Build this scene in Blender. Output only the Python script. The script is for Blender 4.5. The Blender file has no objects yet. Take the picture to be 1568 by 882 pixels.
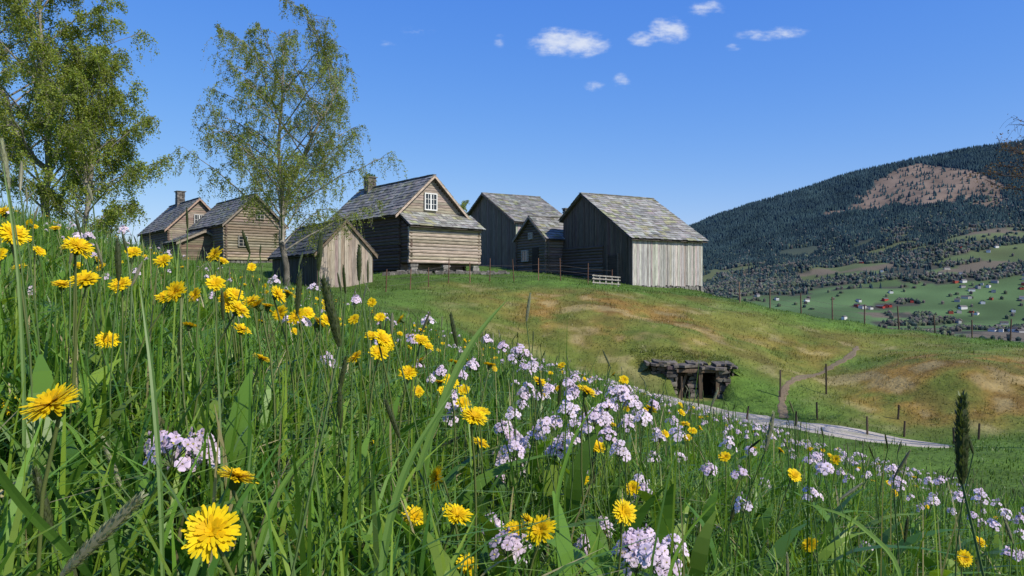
import bpy, math, random
import numpy as np
from mathutils import Vector, Matrix
rng=np.random.default_rng(7); random.seed(7)
sc=bpy.context.scene
# ------------------------------------------------------------------ mesh helpers
def mk(name,V,F,mat,C=None,smooth=False,parent=None):
    V=np.ascontiguousarray(V,np.float32).reshape(-1,3); F=np.ascontiguousarray(F,np.int32)
    me=bpy.data.meshes.new(name); n,k=F.shape
    me.vertices.add(len(V)); me.vertices.foreach_set('co',V.ravel())
    me.loops.add(n*k); me.loops.foreach_set('vertex_index',F.ravel())
    me.polygons.add(n); me.polygons.foreach_set('loop_start',(np.arange(n)*k).astype(np.int32))
    me.update(calc_edges=True)
    if C is not None:
        a=me.color_attributes.new('col','FLOAT_COLOR','POINT')
        c4=np.ones((len(V),4),np.float32); c4[:,:3]=C; a.data.foreach_set('color',c4.ravel())
    me.polygons.foreach_set('use_smooth',np.full(n,smooth))
    me.materials.append(mat)
    ob=bpy.data.objects.new(name,me); sc.collection.objects.link(ob)
    if parent: ob.parent=parent
    return ob
class Buf:
    def __init__(s): s.V=[];s.F=[];s.C=[];s.n=0
    def add(s,V,F,c):
        V=np.asarray(V,float); F=np.asarray(F,int)
        s.V.append(V); s.F.append(F+s.n); s.C.append(np.broadcast_to(np.asarray(c,float),(len(V),3))); s.n+=len(V)
    def build(s,name,mat,smooth=False,parent=None):
        return mk(name,np.concatenate(s.V),np.concatenate(s.F),mat,np.concatenate(s.C),smooth,parent)
BF=np.array([[0,1,3,2],[4,6,7,5],[0,4,5,1],[2,3,7,6],[0,2,6,4],[1,5,7,3]])
def box(b,x0,x1,y0,y1,z0,z1,c,j=0):
    V=np.array([[x,y,z] for x in(x0,x1) for y in(y0,y1) for z in(z0,z1)],float)
    if j: V+=rng.uniform(-j,j,V.shape)
    b.add(V,BF,c)
def tube(b,P,R,c,S=5):
    P=np.asarray(P,float); n=len(P); R=np.broadcast_to(np.asarray(R,float),(n,))
    T=np.gradient(P,axis=0); T/=np.linalg.norm(T,axis=1)[:,None]+1e-9
    ref=np.array([0.,0,1]) if abs(T[0,2])<.9 else np.array([1.,0,0])
    A=np.cross(T,ref); A/=np.linalg.norm(A,axis=1)[:,None]+1e-9; Bn=np.cross(T,A)
    a=np.arange(S)*2*math.pi/S
    V=P[:,None]+R[:,None,None]*(A[:,None]*np.cos(a)[None,:,None]+Bn[:,None]*np.sin(a)[None,:,None])
    i=np.arange(n-1)[:,None]*S; k=np.arange(S)[None]; k2=(k+1)%S
    F=np.stack([i+k,i+k2,i+S+k2,i+S+k],-1).reshape(-1,4)
    b.add(V.reshape(-1,3),F,c)
def vnoise(x,y,seed=0):
    x=np.asarray(x,float);y=np.asarray(y,float)
    xi=np.floor(x).astype(np.int64);yi=np.floor(y).astype(np.int64);fx=x-xi;fy=y-yi
    def h(a,b):
        v=(a*374761393+b*668265263+seed*1442695041)&0xffffffff
        v=((v^(v>>13))*1274126177)&0xffffffff
        return ((v^(v>>16))&0xffff)/65535.
    fx=fx*fx*(3-2*fx);fy=fy*fy*(3-2*fy)
    return (h(xi,yi)*(1-fx)+h(xi+1,yi)*fx)*(1-fy)+(h(xi,yi+1)*(1-fx)+h(xi+1,yi+1)*fx)*fy
def fbm(x,y,seed=0,o=4):
    s=0;a=.5;t=0
    for i in range(o):
        s=s+a*vnoise(x*2**i,y*2**i,seed+i);t+=a;a*=.5
    return s/t
def sst(a,b,x):
    t=np.clip((x-a)/(b-a),0,1); return t*t*(3-2*t)
# ------------------------------------------------------------------ materials
def newmat(name):
    m=bpy.data.materials.new(name); m.use_nodes=True; nt=m.node_tree; nt.nodes.clear()
    return m,nt,nt.nodes.new,nt.links.new
def surf(name,rough=.9,nscale=5.,amt=.5,bump=.3,bscale=20.,bdist=.02,stretch=(1,1,1),spec=.2):
    m,nt,N,L=newmat(name)
    at=N('ShaderNodeAttribute');at.attribute_name='col'
    tc=N('ShaderNodeTexCoord');mp=N('ShaderNodeMapping');mp.inputs['Scale'].default_value=stretch
    L(tc.outputs['Object'],mp.inputs['Vector'])
    n1=N('ShaderNodeTexNoise');n1.inputs['Scale'].default_value=nscale;n1.inputs['Detail'].default_value=8;n1.inputs['Roughness'].default_value=.65
    L(mp.outputs[0],n1.inputs['Vector'])
    mr=N('ShaderNodeMapRange');mr.inputs['From Min'].default_value=.3;mr.inputs['From Max'].default_value=.7
    mr.inputs['To Min'].default_value=1-amt;mr.inputs['To Max'].default_value=1+amt
    L(n1.outputs['Fac'],mr.inputs['Value'])
    vm=N('ShaderNodeVectorMath');vm.operation='SCALE';L(at.outputs['Color'],vm.inputs[0]);L(mr.outputs[0],vm.inputs['Scale'])
    p=N('ShaderNodeBsdfPrincipled');p.inputs['Roughness'].default_value=rough;p.inputs['Specular IOR Level'].default_value=spec
    L(vm.outputs[0],p.inputs['Base Color'])
    if bump>0:
        n2=N('ShaderNodeTexNoise');n2.inputs['Scale'].default_value=bscale;n2.inputs['Detail'].default_value=6
        L(mp.outputs[0],n2.inputs['Vector'])
        b=N('ShaderNodeBump');b.inputs['Strength'].default_value=bump;b.inputs['Distance'].default_value=bdist
        L(n2.outputs['Fac'],b.inputs['Height']);L(b.outputs[0],p.inputs['Normal'])
    o=N('ShaderNodeOutputMaterial');L(p.outputs[0],o.inputs[0]); return m
def leafmat(name,trans=.35,rough=.45,spec=.35,tint=(1.1,1.15,.5)):
    m,nt,N,L=newmat(name)
    at=N('ShaderNodeAttribute');at.attribute_name='col'
    p=N('ShaderNodeBsdfPrincipled');p.inputs['Roughness'].default_value=rough;p.inputs['Specular IOR Level'].default_value=spec
    L(at.outputs['Color'],p.inputs['Base Color'])
    vm=N('ShaderNodeVectorMath');vm.operation='MULTIPLY';L(at.outputs['Color'],vm.inputs[0]);vm.inputs[1].default_value=tint
    t=N('ShaderNodeBsdfTranslucent');L(vm.outputs[0],t.inputs['Color'])
    mx=N('ShaderNodeMixShader');mx.inputs[0].default_value=trans;L(p.outputs[0],mx.inputs[1]);L(t.outputs[0],mx.inputs[2])
    o=N('ShaderNodeOutputMaterial');L(mx.outputs[0],o.inputs[0]);return m
M_ground=surf('ground_turf',1.,.9,.35,.8,6.,.08)
M_grass=leafmat('grass_blades',.35,.42,.35,(1.3,1.35,.5))
M_leaf=leafmat('tree_leaves',.45,.5,.2,(1.3,1.25,.5))
M_petal=leafmat('petals',.3,.6,.15,(1,1,1))
M_bark=surf('bark',.9,4.,.5,.5,15.,.02)
M_woodv=surf('weathered_boards_upright',.85,3.,.5,.5,10.,.01,(6,6,.5))
M_woodh=surf('weathered_boards_level',.85,3.,.5,.5,10.,.01,(.6,.6,7))
M_slate=surf('slate',.75,3.,.4,.4,12.,.01,spec=.35)
M_stone=surf('field_stone',.9,5.,.45,.7,14.,.03)
M_gravel=surf('gravel',.95,14.,.3,.6,40.,.02)
M_paint=surf('painted_wood',.6,4.,.08,.1,20.,.005)
M_far=surf('distant_foliage',1.,.01,.3,0,1.,.1,spec=0)
def glassmat():
    m,nt,N,L=newmat('window_glass');p=N('ShaderNodeBsdfPrincipled');p.inputs['Base Color'].default_value=(.02,.025,.03,1)
    p.inputs['Roughness'].default_value=.08;o=N('ShaderNodeOutputMaterial');L(p.outputs[0],o.inputs[0]);return m
M_glass=glassmat()
# ------------------------------------------------------------------ terrain
def plane(x,y): return -.292*x-.082*y-.48
ctl=[]
for y in(-8,-2,3,8,13):
    for x in(-14,-8,-3,2,6):
        ctl.append((x,y,plane(x,y)))
ctl+=[(12,-4,-3.6),(12,3,-4.0),(12,8,-4.3),(10.5,13,-4.3),(16,13,-4.7),(22,10,-5.0),(10,18,-4.7),(12.7,20,-4.5),(17,19,-4.2),(12.5,22,-4.65),
(4.2,27.2,-4.1),(7.2,26,-4.4),(9.9,24,-4.6),(2,22,-2.95),(5,19,-3.5),(-2,19,-1.4),(-5,22,-1.0),(-9,20,.25),(-14,20,1.6),
(-3,30,-1.1),(0,30,-2.1),(0,25,-2.35),(3.5,30,-2.8),(4.3,28.6,-3.5),(7.2,29.8,-2.7),(5.2,29.2,-3.0),(9.3,29.3,-3.15),(7.2,27.6,-4.2),(9.4,27.8,-3.85),(5,27.9,-3.7),
(7.5,34,-1.7),(8,38,-.9),(8,43,-.15),(7.5,46,.05),(12.6,49,-.4),(13.9,43,-.95),(15.8,43,-1.35),(22.3,41,-2.5),(26.3,38,-3.0),
(16,60,-5),(25,55,-7),(35,50,-9),(40,38,-7),(12.5,31,-3.75),(15.5,34,-3.1),(17.3,37,-2.6),(19.7,42,-2.0),
(17,28,-2.8),(15.5,24.5,-4.6),(20,24,-4.5),(22,30,-3.0),(14.7,27,-3.9),(13.5,25.5,-4.5),(30,30,-3.8),(12,37,-1.7),
(0,36,-.6),(0,42,.35),(-5,36,-.1),(-6,42,.7),(-6,45,.85),(-3,47,1.),(-9,50,1.2),(3,52,.9),(0,60,1.5),(-3,65,1.6),(10,52,-.1),(6,55,.5),
(-9,37.5,0),(-12,42,.3),(-7,32,-.45),(-14,34,.5),(-10,26,.1),(-16,26,1.2),(-22,30,2.),(-28,40,2.2),(-22,55,2.),(-32,62,2.2),(-30,75,1.5),(-10,75,1.),(10,75,-1.5),(-30,20,4.),(-30,5,5.),
(4,36,-.75),(4,40,.05),(3,45,.5),(-35,50,2.5)]
ctl=np.array(ctl,float); cn=len(ctl)
def kern(r2): return np.sqrt(r2+2.2**2)
D2=(ctl[:,None,0]-ctl[None,:,0])**2+(ctl[:,None,1]-ctl[None,:,1])**2
A=np.zeros((cn+3,cn+3));A[:cn,:cn]=kern(D2)-np.eye(cn)*.25;A[:cn,cn]=1;A[:cn,cn+1:]=ctl[:,:2]/10;A[cn,:cn]=1;A[cn+1:,:cn]=ctl[:,:2].T/10
sol=np.linalg.solve(A,np.r_[ctl[:,2],0,0,0])
def rbf(x,y):
    out=np.empty(len(x))
    for i in range(0,len(x),40000):
        X=x[i:i+40000];Y=y[i:i+40000]
        r2=(X[:,None]-ctl[None,:,0])**2+(Y[:,None]-ctl[None,:,1])**2
        out[i:i+40000]=kern(r2)@sol[:cn]+sol[cn]+X/10*sol[cn+1]+Y/10*sol[cn+2]
    return out
RX=[-6000,0,400,700,960,1120,1470,1825,2180,2530,2770,3500,4500,7000]
RZ=[-100,-100,60,230,325,395,500,610,695,758,790,850,800,500]
def mtn(x,y):
    R=np.interp(x,RX,RZ); t=(y-1900)/2100.
    up=np.clip(t,0,1); dn=np.clip((y-4000)/3000,0,1)
    p=up-dn*.8
    nz=(fbm(x/420,y/420,5,5)-.5)*120*np.clip(t*3,0,1)*np.clip((1.0-np.abs(t-.45)*1.7),0.12,1)
    return -100+(R+100)*p+nz*np.clip((R+100)/500,0,1)
def farz(x,y):
    d=np.sqrt(x**2+y**2)
    z=-4-96*sst(55,520,d)
    z=np.where((x<0)&(d<300),z+3*sst(0,-20,x)*(1-sst(100,300,d)),z)
    z=z+(fbm(x/150,y/150,9,3)-.5)*14*sst(150,700,d)
    return np.where(y>1750,np.where(y>1900,mtn(x,y)+(fbm(x/150,y/150,9,3)-.5)*14,z),z)
def hz(x,y):
    x=np.atleast_1d(np.asarray(x,float)).copy();y=np.atleast_1d(np.asarray(y,float)).copy()
    sh=x.shape;x=x.ravel();y=y.ravel()
    q=np.maximum.reduce([(y-68)/60,(np.abs(x)-36)/45,(-12-y)/20]);w=sst(0,1,q)
    z=farz(x,y);m=w<1
    zr=rbf(x[m],y[m])
    zr+=(fbm(x[m]/2.2,y[m]/2.2,3,3)-.5)*.34*sst(16,26,y[m])
    # root cellar cut into the mound
    nx=sst(6.05,6.3,x[m])*(1-sst(8.0,8.25,x[m]));ny=sst(26.8,27.6,y[m])*(1-sst(29.5,29.8,y[m]))
    k=nx*ny; zr=zr*(1-k)+np.minimum(zr,-4.25)*k
    z[m]=zr*(1-w[m])+z[m]*w[m]
    return z.reshape(sh)
def h1(x,y): return float(hz([x],[y])[0])
G=np.array
def gcol(x,y):
    x=np.asarray(x,float);y=np.asarray(y,float);n=len(x)
    f1=fbm(x/3.,y/3.,11,4);f2=fbm(x/.9,y/.9,17,3)
    c=np.empty((n,3));c[:]=G([.078,.14,.022])
    c=c*(.6+.8*f1)[:,None]
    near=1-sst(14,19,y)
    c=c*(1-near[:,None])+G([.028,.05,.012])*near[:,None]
    def ell(cx,cy,rx,ry,s=.9): return 1-sst(.55,1.15,np.sqrt(((x-cx)/rx)**2+((y-cy)/ry)**2)+(f1-.5)*s)
    olive=np.maximum(np.maximum(ell(10,35,13,7),ell(4,34,9,6.5)),ell(18,29,9,6))*(.5+.5*sst(.35,.65,fbm(x/2.,y/2.,37,3)))
    c=c*(1-olive[:,None]*.85)+G([.160,.155,.032])*olive[:,None]*.85
    b1=np.maximum(ell(4.5,35,6.3,4.4,1.5),ell(13,34,5,2.5,1.8)*.5)*sst(.38,.56,f2*.4+f1*.6)
    b2=ell(18.,28.2,6.5,3.8,1.2)*sst(.28,.5,f2*.5+f1*.5)
    br=np.maximum(b1,b2)
    c=c*(1-br[:,None]*.9)+G([.24,.14,.035])*br[:,None]*.9
    dk=sst(.54,.68,fbm(x/1.5,y/1.5,91,3))*np.maximum(br,olive*.6)*.65
    c=c*(1-dk[:,None])+G([.10,.062,.02])*dk[:,None]
    st=sst(.58,.72,f2)*np.maximum(olive,br)*.5
    c=c*(1-st[:,None])+G([.32,.27,.13])*st[:,None]
    d=sst(60,200,y)
    t=(y-1900)/2100.
    fld=fieldmask(x,y)
    fc=G([.075,.13,.05])*(.6+.8*vnoise(x/170,y/60,77))[:,None]
    dry=sst(.15,.45,t)*.6
    fc=fc*(1-dry[:,None])+G([.12,.12,.06])*dry[:,None]
    bc=np.where((vnoise(x/260,y/70,78)>.8)[:,None],G([.13,.11,.08]),fc)
    wood=G([.055,.058,.045])
    fr=np.where(fld[:,None]>.5,bc,wood)
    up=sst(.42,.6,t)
    fr=fr*(1-up[:,None])+G([.030,.05,.055])*up[:,None]  # bluish forest floor, distance haze mixed into its base colour
    cc=clearcut(x,y)
    fr=np.where((cc>.5)[:,None],G([.18,.135,.10])*(.5+1.*fbm(x/60,y/60,4,3))[:,None],fr)
    return c*(1-d[:,None])+fr*d[:,None]
def fieldmask(x,y):
    t=(y-1900)/2100.
    a=(y<2230)&(fbm(x/260,y/130,43,3)>.42)
    b=(fbm(x/300,y/95,41,3)>.45+.28*np.clip(t,0,1))&(t<.56)
    return (a|b).astype(float)
def clearcut(x,y):
    f=fbm(x/120,y/150,51,4)-.5
    a=((x-1950)/270)**2+((y-3520)/360)**2+f*2.6<1
    b=((x-1640)/170)**2+((y-3440)/70)**2+f*3<1
    c=((x-1000)/140)**2+((y-2750)/40)**2+f*2<.8
    d=((x-1550)/90)**2+((y-3000)/50)**2+f*2.5<.7
    return (a|b|c|d).astype(float)
NX,NY=900,860
tx=np.linspace(-1,1,NX);gx=5+12.5*np.sinh(7*tx)
ty=np.linspace(-.3,1,NY)
gy=24+12.5*np.sinh(6.6*ty)
gy=np.concatenate([[-400,-200],gy]);NY+=2
X,Y=np.meshgrid(gx,gy);xf=X.ravel();yf=Y.ravel()
zf=hz(xf,yf)
i=(np.arange(NY-1)[:,None]*NX+np.arange(NX-1)[None]).ravel()
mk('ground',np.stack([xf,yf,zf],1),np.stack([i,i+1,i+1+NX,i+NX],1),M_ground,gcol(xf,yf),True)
# ------------------------------------------------------------------ paths (sheets draped on the ground)
def ribbon(name,pts,w,c,mat,off=.02,step=.3,edge=.12,taper=0):
    pts=np.array(pts,float);s=np.r_[0,np.cumsum(np.linalg.norm(np.diff(pts,axis=0),axis=1))]
    t=np.arange(0,s[-1],step)
    px=np.interp(t,s,pts[:,0]);py=np.interp(t,s,pts[:,1])
    kk=np.ones(9)/9
    px=np.convolve(np.pad(px,4,'edge'),kk,'valid');py=np.convolve(np.pad(py,4,'edge'),kk,'valid')
    dx=np.gradient(px);dy=np.gradient(py);l=np.hypot(dx,dy);nx,ny=-dy/l,dx/l
    K=9;u=np.linspace(-.5,.5,K)
    ww=w*(1+edge*(rng.random(len(t))-.5)*2)
    if taper: ww=ww*np.clip((s[-1]-t)/taper,.05,1)**.6
    XX=px[:,None]+nx[:,None]*u*ww[:,None];YY=py[:,None]+ny[:,None]*u*ww[:,None]
    Z=hz(XX.ravel(),YY.ravel())+off-.035*(np.abs(np.tile(u,len(t)))>.45)
    i=(np.arange(len(t)-1)[:,None]*K+np.arange(K-1)[None]).ravel()
    cc=np.tile(c,(len(Z),1))*(.8+.4*fbm(XX.ravel()*1.3,YY.ravel()*1.3,8))[:,None]
    gs=(np.abs(np.tile(u,len(t)))<.07)*sst(.4,.6,fbm(XX.ravel(),YY.ravel(),18))*.5
    cc=cc*(1-gs[:,None])+G([.12,.15,.05])*gs[:,None]
    mk(name,np.stack([XX.ravel(),YY.ravel(),Z],1),np.stack([i,i+1,i+1+K,i+K],1),mat,cc,True)
PTH=[(3.2,27.3),(4.2,27.1),(7.2,25.9),(9.9,24),(12.4,22.2),(13.3,21.3)]
FTP=[(9.3,25.2),(10.0,27.6),(11.2,29.4),(12.6,31),(15.3,33.6),(16.3,34.9),(16.9,36.2)]
ribbon('gravel_path',PTH,1.7,G([.40,.355,.29]),M_gravel,.03,.3,.1,2.2)
ribbon('dirt_footpath',FTP,.30,G([.17,.13,.08]),M_gravel,.02,.3,.5,1.5)
# ------------------------------------------------------------------ blades
def blades(b,x,y,z,h,w,ang,lean,col,S=4,tw=.5,shape=0):
    n=len(x);T=np.linspace(0,1,S+1)[None]
    hor=(lean*h)[:,None]*T**2
    ver=h[:,None]*(T-.42*np.minimum(lean,1.3)[:,None]*T**2.6)
    cx=x[:,None]+np.cos(ang)[:,None]*hor;cy=y[:,None]+np.sin(ang)[:,None]*hor;cz=z[:,None]+ver
    if shape==0: W=w[:,None]*(.75+.6*T)*(1-T**2.5)*.5+.0003
    else: W=w[:,None]*(.12+.88*np.sin(np.pi*np.clip(T,0,1)**.8))*.5
    sa=ang+math.pi/2+rng.normal(0,tw,n)
    sx=np.cos(sa)[:,None]*W;sy=np.sin(sa)[:,None]*W
    V=np.empty((n,S+1,2,3));V[:,:,0,0]=cx-sx;V[:,:,1,0]=cx+sx;V[:,:,0,1]=cy-sy;V[:,:,1,1]=cy+sy;V[:,:,0,2]=cz;V[:,:,1,2]=cz
    base=np.arange(n)[:,None]*(S+1)*2;s=np.arange(S)[None]*2
    F=np.stack([base+s,base+s+1,base+s+3,base+s+2],-1).reshape(-1,4)
    C=np.repeat(col,(S+1)*2,axis=0)
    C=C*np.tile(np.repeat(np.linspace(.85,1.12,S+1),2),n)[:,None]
    b.add(V.reshape(-1,3),F,C)
PAL=G([[.11,.22,.024],[.06,.145,.02],[.18,.275,.03],[.085,.18,.024],[.37,.32,.16],[.13,.22,.055]])
def pal(n,p=(.32,.17,.25,.14,.03,.09)):
    c=PAL[rng.choice(6,n,p=p)];return c*rng.uniform(.75,1.25,(n,1))
def wedge(n,y0,y1,pw=1.,mx=.4,tw=.82):
    u=rng.random(n);y=(y0**(pw+1)+u*(y1**(pw+1)-y0**(pw+1)))**(1/(pw+1))
    x=rng.uniform(-1,1,n)*(tw*y+mx);return x,y
gb=Buf()
for n,y0,y1,hm,w in((26000,.35,3,.28,.0052),(58000,3,9,.31,.008),(66000,9,21,.38,.014)):
    x,y=wedge(n,y0,y1)
    z=hz(x,y)
    cl=fbm(x/.8,y/.8,5,3)
    keep=(rng.random(n)<.35+1.1*cl)&((z+3.9>rng.uniform(-.5,.3,n))|(y<7))
    x,y,z,cl=x[keep],y[keep],z[keep],cl[keep];n=len(x)
    h=hm*rng.uniform(.45,1.35,n)*(.6+.8*cl)*(1-.42*sst(-.35,.25,x/np.maximum(y,.3))*(1-sst(1.6,3.2,y)))
    c=pal(n)*(.7+.6*fbm(x/1.3,y/1.3,6,2))[:,None]
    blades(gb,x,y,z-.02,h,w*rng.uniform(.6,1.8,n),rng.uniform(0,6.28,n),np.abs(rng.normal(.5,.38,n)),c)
x,y=wedge(4200,.9,16,.6);z=hz(x,y)
kk=z>-4.0;x,y,z=x[kk],y[kk],z[kk];n=len(x)
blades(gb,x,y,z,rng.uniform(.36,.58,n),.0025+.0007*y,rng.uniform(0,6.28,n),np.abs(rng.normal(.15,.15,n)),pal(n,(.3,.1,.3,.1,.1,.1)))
f0=1132.;T=lambda px,py,d:np.array([(px-784)/f0*d,d,(441-py)/f0*d])  # bearing / elevation at a distance -> world
def leafstrip(b,P,w,c):
    P=np.array(P);s=np.r_[0,np.cumsum(np.linalg.norm(np.diff(P,axis=0),axis=1))];t=np.linspace(0,s[-1],14)
    Q=np.stack([np.interp(t,s,P[:,k]) for k in range(3)],1);Q[1:-1]=(Q[:-2]+Q[1:-1]+Q[2:])/3
    u=t/s[-1];ww=w*(.55+.9*u)*(1-u**3)*.5+.0004;sd_=G([.9,.35,.25])
    V=np.empty((14,3,3));V[:,0]=Q-sd_*ww[:,None];V[:,1]=Q+G([0,.25,-.25])*ww[:,None];V[:,2]=Q+sd_*ww[:,None]
    i=np.arange(13)[:,None]*3+np.arange(2)[None];i=i.ravel()
    b.add(V.reshape(-1,3),np.stack([i,i+1,i+4,i+3],1),c)
for pts,d,w,c in(([(578,960),(590,820),(622,710),(665,640),(700,590)],.75,.011,(.11,.21,.035)),([(640,720),(680,610),(712,540),(745,492),(778,458)],.95,.015,(.12,.22,.04)),
    ([(-20,700),(40,780),(120,860),(150,900)],.5,.008,(.10,.2,.03)),([(250,900),(245,720),(232,560),(215,440)],.7,.005,(.13,.23,.05)),([(35,900),(38,600),(28,400),(5,250)],.8,.004,(.15,.25,.06)),
    ([(1010,930),(1040,830),(1100,760),(1180,730)],1.0,.009,(.13,.25,.03)),([(380,900),(420,760),(470,690),(560,650)],.8,.009,(.12,.23,.03)),([(860,920),(850,760),(880,660),(930,600)],1.1,.008,(.12,.24,.03)),([(1390,930),(1370,850),(1300,790),(1230,770)],1.2,.010,(.14,.25,.04))):
    leafstrip(gb,[T(a,b_,d+.03*k) for k,(a,b_) in enumerate(pts)],w,c)
gb.build('meadow_grass',M_grass)
lb=Buf();x,y=wedge(5600,.45,8,.7);z=hz(x,y);n=len(x)
kk=(rng.random(n)<np.where(x<0,.95,.4));x,y,z=x[kk],y[kk],z[kk];n=len(x)
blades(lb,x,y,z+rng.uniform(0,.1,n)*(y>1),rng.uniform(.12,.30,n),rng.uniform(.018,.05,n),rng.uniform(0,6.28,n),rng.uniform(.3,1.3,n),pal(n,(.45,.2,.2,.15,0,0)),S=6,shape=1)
lb.build('broadleaf_plants',M_grass)
tb=Buf();x,y=wedge(170000,15,52,.4,2,.78);z=hz(x,y);n=len(x)
c=gcol(x,y)*rng.uniform(.65,1.6,(n,1))
def distpath(x,y,pts):
    pts=np.array(pts,float);d=np.full(len(x),1e9)
    for a,b_ in zip(pts[:-1],pts[1:]):
        v=b_-a;t=np.clip(((x-a[0])*v[0]+(y-a[1])*v[1])/(v@v),0,1)
        d=np.minimum(d,np.hypot(x-a[0]-t*v[0],y-a[1]-t*v[1]))
    return d
dp=distpath(x,y,PTH[:-1]);dq=distpath(x,y,FTP)
cl=fbm(x/1.2,y/1.2,23,3)
kk=(dp>.82)&(dq>.14)&(rng.random(n)<.1+1.3*cl)&~((x>6.15)&(x<8.2)&(y>27.0)&(y<29.8))
x,y,z,c,cl,dp=x[kk],y[kk],z[kk],c[kk],cl[kk],dp[kk];n=len(x)
tall=sst(.55,.75,fbm(x/.7,y/.7,29,2))
blades(tb,x,y,z-.01,rng.uniform(.04,.11,n)*(.4+1.3*cl+1.1*tall)*np.where(dp<1.3,1.4,1)+np.where(rng.random(n)<.03,.12,0),rng.uniform(.012,.03,n),rng.uniform(0,6.28,n),rng.uniform(.1,1.,n),c,S=2)
tb.build('mown_turf',M_grass)
# ------------------------------------------------------------------ flowers
def frame(nv):
    nv=np.array(nv,float);nv/=np.linalg.norm(nv);r=np.array([1.,0,0]) if abs(nv[0])<.8 else np.array([0,1.,0])
    a=np.cross(nv,r);a/=np.linalg.norm(a);return np.stack([a,np.cross(nv,a),nv],1)
def stem(b,p,top,r,c,bend=.04):
    x,y,z=top;g=h1(x+p[0],y+p[1]);
    P0=np.array([x+p[0],y+p[1],g-.02]);P2=np.array(top);P1=(P0+P2)/2+np.array([rng.normal(0,bend),rng.normal(0,bend),.03])
    t=np.linspace(0,1,6)[:,None];tube(b,(1-t)**2*P0+2*t*(1-t)*P1+t*t*P2,r,c,4)
def dandelion(pb,sb,pos,nv,R,det=1.):
    Mx=frame(nv);pos=np.array(pos,float)
    rings=[(1.,.05,26),(.92,.22,26),(.78,.42,24),(.58,.68,18),(.34,1.0,12)]
    for L,el,cnt in rings:
        m=max(6,int(cnt*det));a=np.arange(m)*2*math.pi/m+rng.random()*6+rng.normal(0,.07,m)
        l=L*R*rng.uniform(.86,1.12,m);e=el+rng.normal(0,.12,m);w=R*.075/max(det,.4)*rng.uniform(.8,1.2,m)
        V=np.empty((m,4,2,3))
        for j,(t,wf) in enumerate(((.08,.5),(.5,1.),(.88,1.05),(1.,.5))):
            rr=l*t*np.cos(e*(1-.35*t));zz=l*t*np.sin(e)*(1-.25*t)+.08*R
            ca,sa=np.cos(a),np.sin(a)
            for s,sg in((0,-1),(1,1)):
                V[:,j,s,0]=rr*ca-sg*w*wf*sa;V[:,j,s,1]=rr*sa+sg*w*wf*ca;V[:,j,s,2]=zz
        base=np.arange(m)[:,None]*8;s=np.arange(3)[None]*2
        F=np.stack([base+s,base+s+1,base+s+3,base+s+2],-1).reshape(-1,4)
        cc=(G([.88,.66,.008]) if el<.6 else G([.80,.50,.004]))*np.repeat(rng.uniform(.75,1.06,m),8)[:,None]
        pb.add(V.reshape(-1,3)@Mx.T+pos,F,cc)
    ax=Mx[:,2]
    tube(sb,[pos-ax*R*.55,pos-ax*R*.45,pos-ax*R*.1,pos+ax*R*.08],[R*.08,R*.26,R*.3,R*.4],(.09,.15,.035),8)
    stem(sb,rng.normal(0,.03,2),pos-ax*R*.5,R*.085,(.16,.2,.06))
def cuckoo(pb,sb,pos,size,nf,fr=.0078):
    pos=np.array(pos,float);tone=rng.uniform(.2,1)
    for i in range(nf):
        a=i*2.4+rng.random()*.6;u=(i+.5)/nf
        rad=size*.5*math.sqrt(u)*rng.uniform(.8,1.1);hh=size*.28*(1-u*1.6)+rng.normal(0,size*.08)
        c=pos+np.array([rad*math.cos(a),rad*math.sin(a),hh])
        nv=np.array([math.cos(a)*(.25+.9*u),math.sin(a)*(.25+.9*u)-.3,.6])+rng.normal(0,.25,3)
        Mx=frame(nv);R=fr*rng.uniform(.85,1.2);a0=rng.random()*2
        col=(G([.70,.52,.69])*(1-tone)+G([.82,.69,.78])*tone)*rng.uniform(.88,1.08)
        for q in range(4):
            b_=a0+q*math.pi/2;ca,sa=math.cos(b_),math.sin(b_)
            P=[];C=[]
            for t,wf,zz,k in((.1,.12,0,.75),(.45,.42,.06,.95),(.8,.55,.10,1.05),(1.05,.33,.02,1.1)):
                for sg in(-1,1):P.append([R*(t*ca-sg*wf*sa),R*(t*sa+sg*wf*ca),R*(zz+rng.normal(0,.05))]);C.append(col*G([1,.92+.1*k,1])*k)
            pb.add(np.array(P)@Mx.T+c,[[0,1,3,2],[2,3,5,4],[4,5,7,6]],np.minimum(np.array(C),.9))
        tube(pb,[c-Mx[:,2]*R*.1,c+Mx[:,2]*R*.28],[R*.15,R*.11],(.65,.6,.12),5)
        tube(sb,[pos-np.array([0,0,size*.35]),(pos+c)/2-np.array([0,0,size*.15]),c],.0009,(.16,.2,.09),3)
    for i in range(max(3,nf//3)):
        c=pos+rng.normal(0,size*.1,3)+np.array([0,0,size*.3]);tube(pb,[c-G([0,0,.003]),c,c+G([0,0,.004])],[.001,.0023,.0008],(.42,.33,.42),5)
    stem(sb,rng.normal(0,.03,2),pos-np.array([0,0,size*.35]),.0013,(.10,.17,.05))
def fix(p,lo=.10,hi=.5):
    g=h1(p[0],p[1]);p=p.copy();p[2]=min(max(p[2],g+lo),g+hi);return p
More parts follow.
